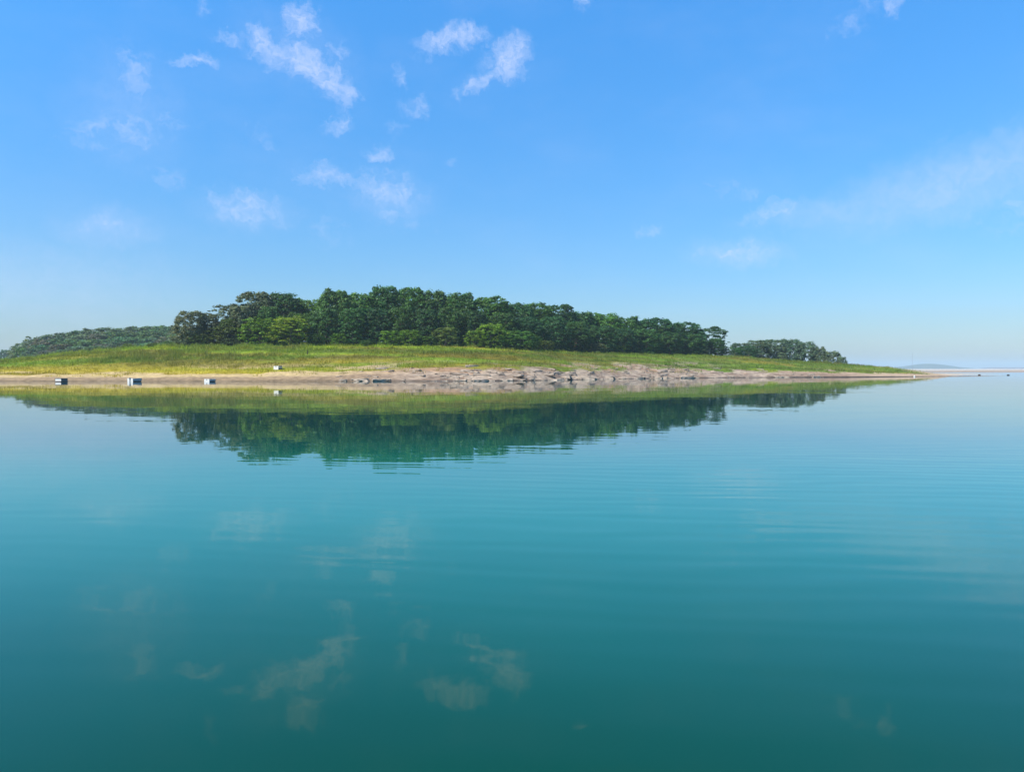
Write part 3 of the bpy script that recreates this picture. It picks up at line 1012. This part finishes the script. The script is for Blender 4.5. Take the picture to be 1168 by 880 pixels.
def box(bm, lo, hi, bev=0.0):
    lo = Vector(lo); hi = Vector(hi)
    b2 = bmesh.new()
    bmesh.ops.create_cube(b2, size=1.0)
    for v in b2.verts:
        v.co = Vector(((lo[i] + hi[i]) / 2 + v.co[i] * (hi[i] - lo[i]) for i in range(3)))
    if bev:
        bmesh.ops.bevel(b2, geom=b2.edges[:], offset=bev, segments=2, affect='EDGES')
    me = bpy.data.meshes.new('tmp'); b2.to_mesh(me); b2.free()
    bm.from_mesh(me); bpy.data.meshes.remove(me)


def hull_mesh(L, B, Hh, wall=0.05):
    """open skiff: square stern at x=0, raked bow at x=L; shell with thickness"""
    bm = bmesh.new()
    st = 9
    rings = []
    for i in range(st + 1):
        t = i / st
        x = L * t
        w = B / 2 * (1 - 0.75 * max(0, (t - 0.5) / 0.5) ** 2.2)
        keel = -0.14 + 0.34 * max(0, (t - 0.55) / 0.45) ** 2
        top = Hh + 0.16 * t * t
        out = [(-w, top), (-w * 0.97, keel + 0.35 * (top - keel)), (-w * 0.78, keel), (w * 0.78, keel), (w * 0.97, keel + 0.35 * (top - keel)), (w, top)]
        inn = [(w - wall, top), (w * 0.92 - wall, keel + 0.35 * (top - keel)), (w * 0.72 - wall, keel + wall), (-w * 0.72 + wall, keel + wall), (-w * 0.92 + wall, keel + 0.35 * (top - keel)), (-w + wall, top)]
        rings.append([bm.verts.new((x, y, z)) for y, z in out + inn])
    k = 12
    for a_, b_ in zip(rings[:-1], rings[1:]):
        for j in range(k):
            bm.faces.new((a_[j], b_[j], b_[(j + 1) % k], a_[(j + 1) % k]))
    bm.faces.new(rings[-1])
    bm.faces.new(rings[0])
    bmesh.ops.recalc_face_normals(bm, faces=bm.faces[:])
    return bm


def skiff(px, D, yaw, L, B, Hh, label, motor=True, cover=False, z=0.0):
    b = empty('skiff', (X_of(px, D), D, z), yaw)
    b.scale = (0.86, 0.86, 0.86)
    tag(b, label, 'boat', 'small boats along the left beach')
    bm_obj('hull', hull_mesh(L, B, Hh), M_HULL, b)
    bm = bmesh.new()                                   # white stern board with the motor notch
    for lo, hi in (((-0.05, -B / 2, -0.12), (-0.003, B / 2, Hh - 0.16)), ((-0.05, -B / 2, Hh - 0.158), (-0.003, -0.16, Hh + 0.10)), ((-0.05, 0.16, Hh - 0.158), (-0.003, B / 2, Hh + 0.10))):
        box(bm, lo, hi, 0.012)
    bm_obj('stern_board', bm, M_WHITE, b)
    for t in (0.3, 0.62):
        bm = bmesh.new()
        w = B / 2 * (0.9 if t < 0.5 else 0.78)
        box(bm, (L * t - 0.13, -w, Hh - 0.14), (L * t + 0.13, w, Hh - 0.09), 0.01)
        bm_obj('seat', bm, M_WOOD, b)
    bm = bmesh.new()
    box(bm, (0.04, -B / 2 + 0.07, Hh - 0.02), (L * 0.18, B / 2 - 0.07, Hh + 0.07), 0.02)
    bm_obj('stern_deck', bm, M_WHITE, b)
    if motor:
        bm = bmesh.new()
        box(bm, (-0.26, -0.12, Hh - 0.02), (0.03, 0.12, Hh + 0.28), 0.05)
        mo = bm_obj('outboard_motor', bm, M_GREYMETAL, b)
        bm = bmesh.new()
        box(bm, (-0.20, -0.05, -0.3), (-0.09, 0.05, Hh - 0.02), 0.02)
        bm_obj('motor_shaft', bm, M_GREYMETAL, mo)
    if cover:
        bm = bmesh.new()
        box(bm, (L * 0.22, -B * 0.42, Hh + 0.02), (L * 0.8, B * 0.42, Hh + 0.17), 0.05)
        bm_obj('cover', bm, M_DARKHULL, b)
    return b


def work_raft(px, D, yaw):
    b = empty('work_raft', (X_of(px, D), D, 0), yaw)
    tag(b, 'boxy dark framed raft with a white side panel, leftmost of the three moored boats', 'raft', 'small boats along the left beach')
    b.scale = (0.86, 0.86, 0.86)
    L, Wd = 2.1, 1.25
    for s in (-1, 1):
        bm = bmesh.new()
        box(bm, (-L / 2, s * Wd / 2 - 0.2, -0.2), (L / 2, s * Wd / 2 + 0.2, 0.10), 0.07)
        bm_obj('pontoon', bm, M_DARKHULL, b)
    bm = bmesh.new()
    box(bm, (-L / 2 - 0.03, -Wd / 2 - 0.16, 0.103), (L / 2 + 0.03, Wd / 2 + 0.16, 0.17), 0.01)
    bm_obj('deck', bm, M_WOOD, b)
    bm = bmesh.new()
    box(bm, (-L / 2 + 0.05, -Wd / 2 - 0.05, 0.173), (L / 2 - 0.05, Wd / 2 + 0.05, 0.66), 0.015)
    cabin = bm_obj('cabin', bm, M_DARKHULL, b)
    bm = bmesh.new()
    box(bm, (-L / 2 + 0.08, -Wd / 2 - 0.085, 0.20), (L / 2 - 0.08, -Wd / 2 - 0.053, 0.64), 0.006)
    bm_obj('panel', bm, M_WHITE, cabin)
    bm = bmesh.new()
    box(bm, (-L / 2 - 0.06, -Wd / 2 - 0.16, 0.663), (L / 2 + 0.06, Wd / 2 + 0.16, 0.75), 0.015)
    bm_obj('roof', bm, M_DARKHULL, b)
    for x in (-1, 1):
        for y in (-1, 1):
            bm = bmesh.new()
            h = 1.0 if x * y > 0 else 0.85
            box(bm, (x * (L / 2 + 0.005) - 0.025, y * (Wd / 2 + 0.10) - 0.025, 0.173), (x * (L / 2 + 0.005) + 0.025, y * (Wd / 2 + 0.10) + 0.025, 0.66), 0.004)
            if h > 1:
                box(bm, (x * (L / 2 + 0.005) - 0.02, y * (Wd / 2 + 0.10) - 0.02, 0.753), (x * (L / 2 + 0.005) + 0.02, y * (Wd / 2 + 0.10) + 0.02, h), 0.004)
            bm_obj('post', bm, M_DARKHULL, b)


work_raft(70, 145.5, R(-28))
skiff(148.6, 145.5, R(62), 2.6, 1.75, 0.62, 'grey skiff with a bright white stern and outboard, middle of the three moored boats')
skiff(236.0, 145.5, R(60), 2.1, 1.6, 0.48, 'lowest grey skiff with a white stern, rightmost of the three moored boats', motor=False)
D = 164.0
zz = float(land_z(np.array([X_of(317, D)]), np.array([D]))[0])
skiff(315, D, R(62), 1.8, 1.5, 0.62, 'small white-ended boat hauled out on the grassy bank above the beach', motor=False, cover=True, z=zz + 0.12)


# ------------------------------------------------------------------ posts and small marks
def post(name, px, D, h, rad, mat, label, cat, z=None, cap=True):
    X = X_of(px, D)
    zz = float(land_z(np.array([X]), np.array([D]))[0]) if z is None else z
    b = empty(name, (X, D, zz - 0.1))
    tag(b, label, cat)
    v, q = tube([(0, 0, 0), (0.01, 0, h * 0.5), (0.0, 0.01, h)], [rad, rad * 0.9, rad * 0.8], 8)
    link('shaft', mesh_np('shaft', v, q, mat, smooth=True), b)
    if cap:
        bm = bmesh.new()
        box(bm, (-rad * 1.2, -rad * 1.2, h), (rad * 1.2, rad * 1.2, h + rad), rad * 0.2)
        bm_obj('cap', bm, mat, b)
    return b


post('post', 351, 184, 0.95, 0.11, M_POST, 'short dark post standing in the grass below the small green bush', 'post')
post('mast', 1040.5, 250, 5.6, 0.019, M_GREYMETAL, 'thin grey mast standing on the low end of the spit', 'mast')


def sandbar_stump(px, D, h, label):
    X = X_of(px, D)
    bm = bmesh.new()
    bmesh.ops.create_icosphere(bm, subdivisions=2, radius=0.5)
    for v in bm.verts:
        k = 1 + 0.5 * (random.random() - 0.5)
        v.co = Vector((v.co.x * 0.9 * k, v.co.y * 0.6 * k, v.co.z * h * k))
    o = bm_obj('driftwood_stump', bm, M_POST, None)
    o.location = (X, D, max(0, float(flat_z(np.array([X]), np.array([D]))[0])) + h * 0.25)
    tag(o, label, 'stump', 'dark stumps at the edge of the sand flat')


sandbar_stump(1117, 276, 0.45, 'dark stump at the edge of the sand flat, left one of two')
sandbar_stump(1150, 276, 0.4, 'dark stump at the edge of the sand flat, right one of two')
bm = bmesh.new()
bmesh.ops.create_icosphere(bm, subdivisions=2, radius=0.22)
for v in bm.verts:
    v.co.z *= 1.25
by = bm_obj('buoy', bm, M_WHITE, None, True)
by.location = (X_of(1043, 228), 228, 0.1)
tag(by, 'small white float lying at the waterline below the thin mast', 'buoy')

# ------------------------------------------------------------------ haze: the summer air over the lake
m = bpy.data.materials.new('summer_haze')
m.use_nodes = True
m.node_tree.nodes.clear()
N = NT(m.node_tree)
pv = N.node('ShaderNodeVolumePrincipled')
pv.inputs['Color'].default_value = (0.63, 0.79, 0.90, 1)
pv.inputs['Density'].default_value = HAZE_DENSITY
pv.inputs['Anisotropy'].default_value = 0.0
out = N.node('ShaderNodeOutputMaterial')
N.l.new(pv.outputs[0], out.inputs['Volume'])
bm = bmesh.new()
box(bm, (-9000, -9000, -16), (9000, 9000, 62))
hz = bm_obj('haze', bm, m, None)
tag(hz, 'pale summer haze lying over the lake and the far shores', 'haze', kind='stuff')
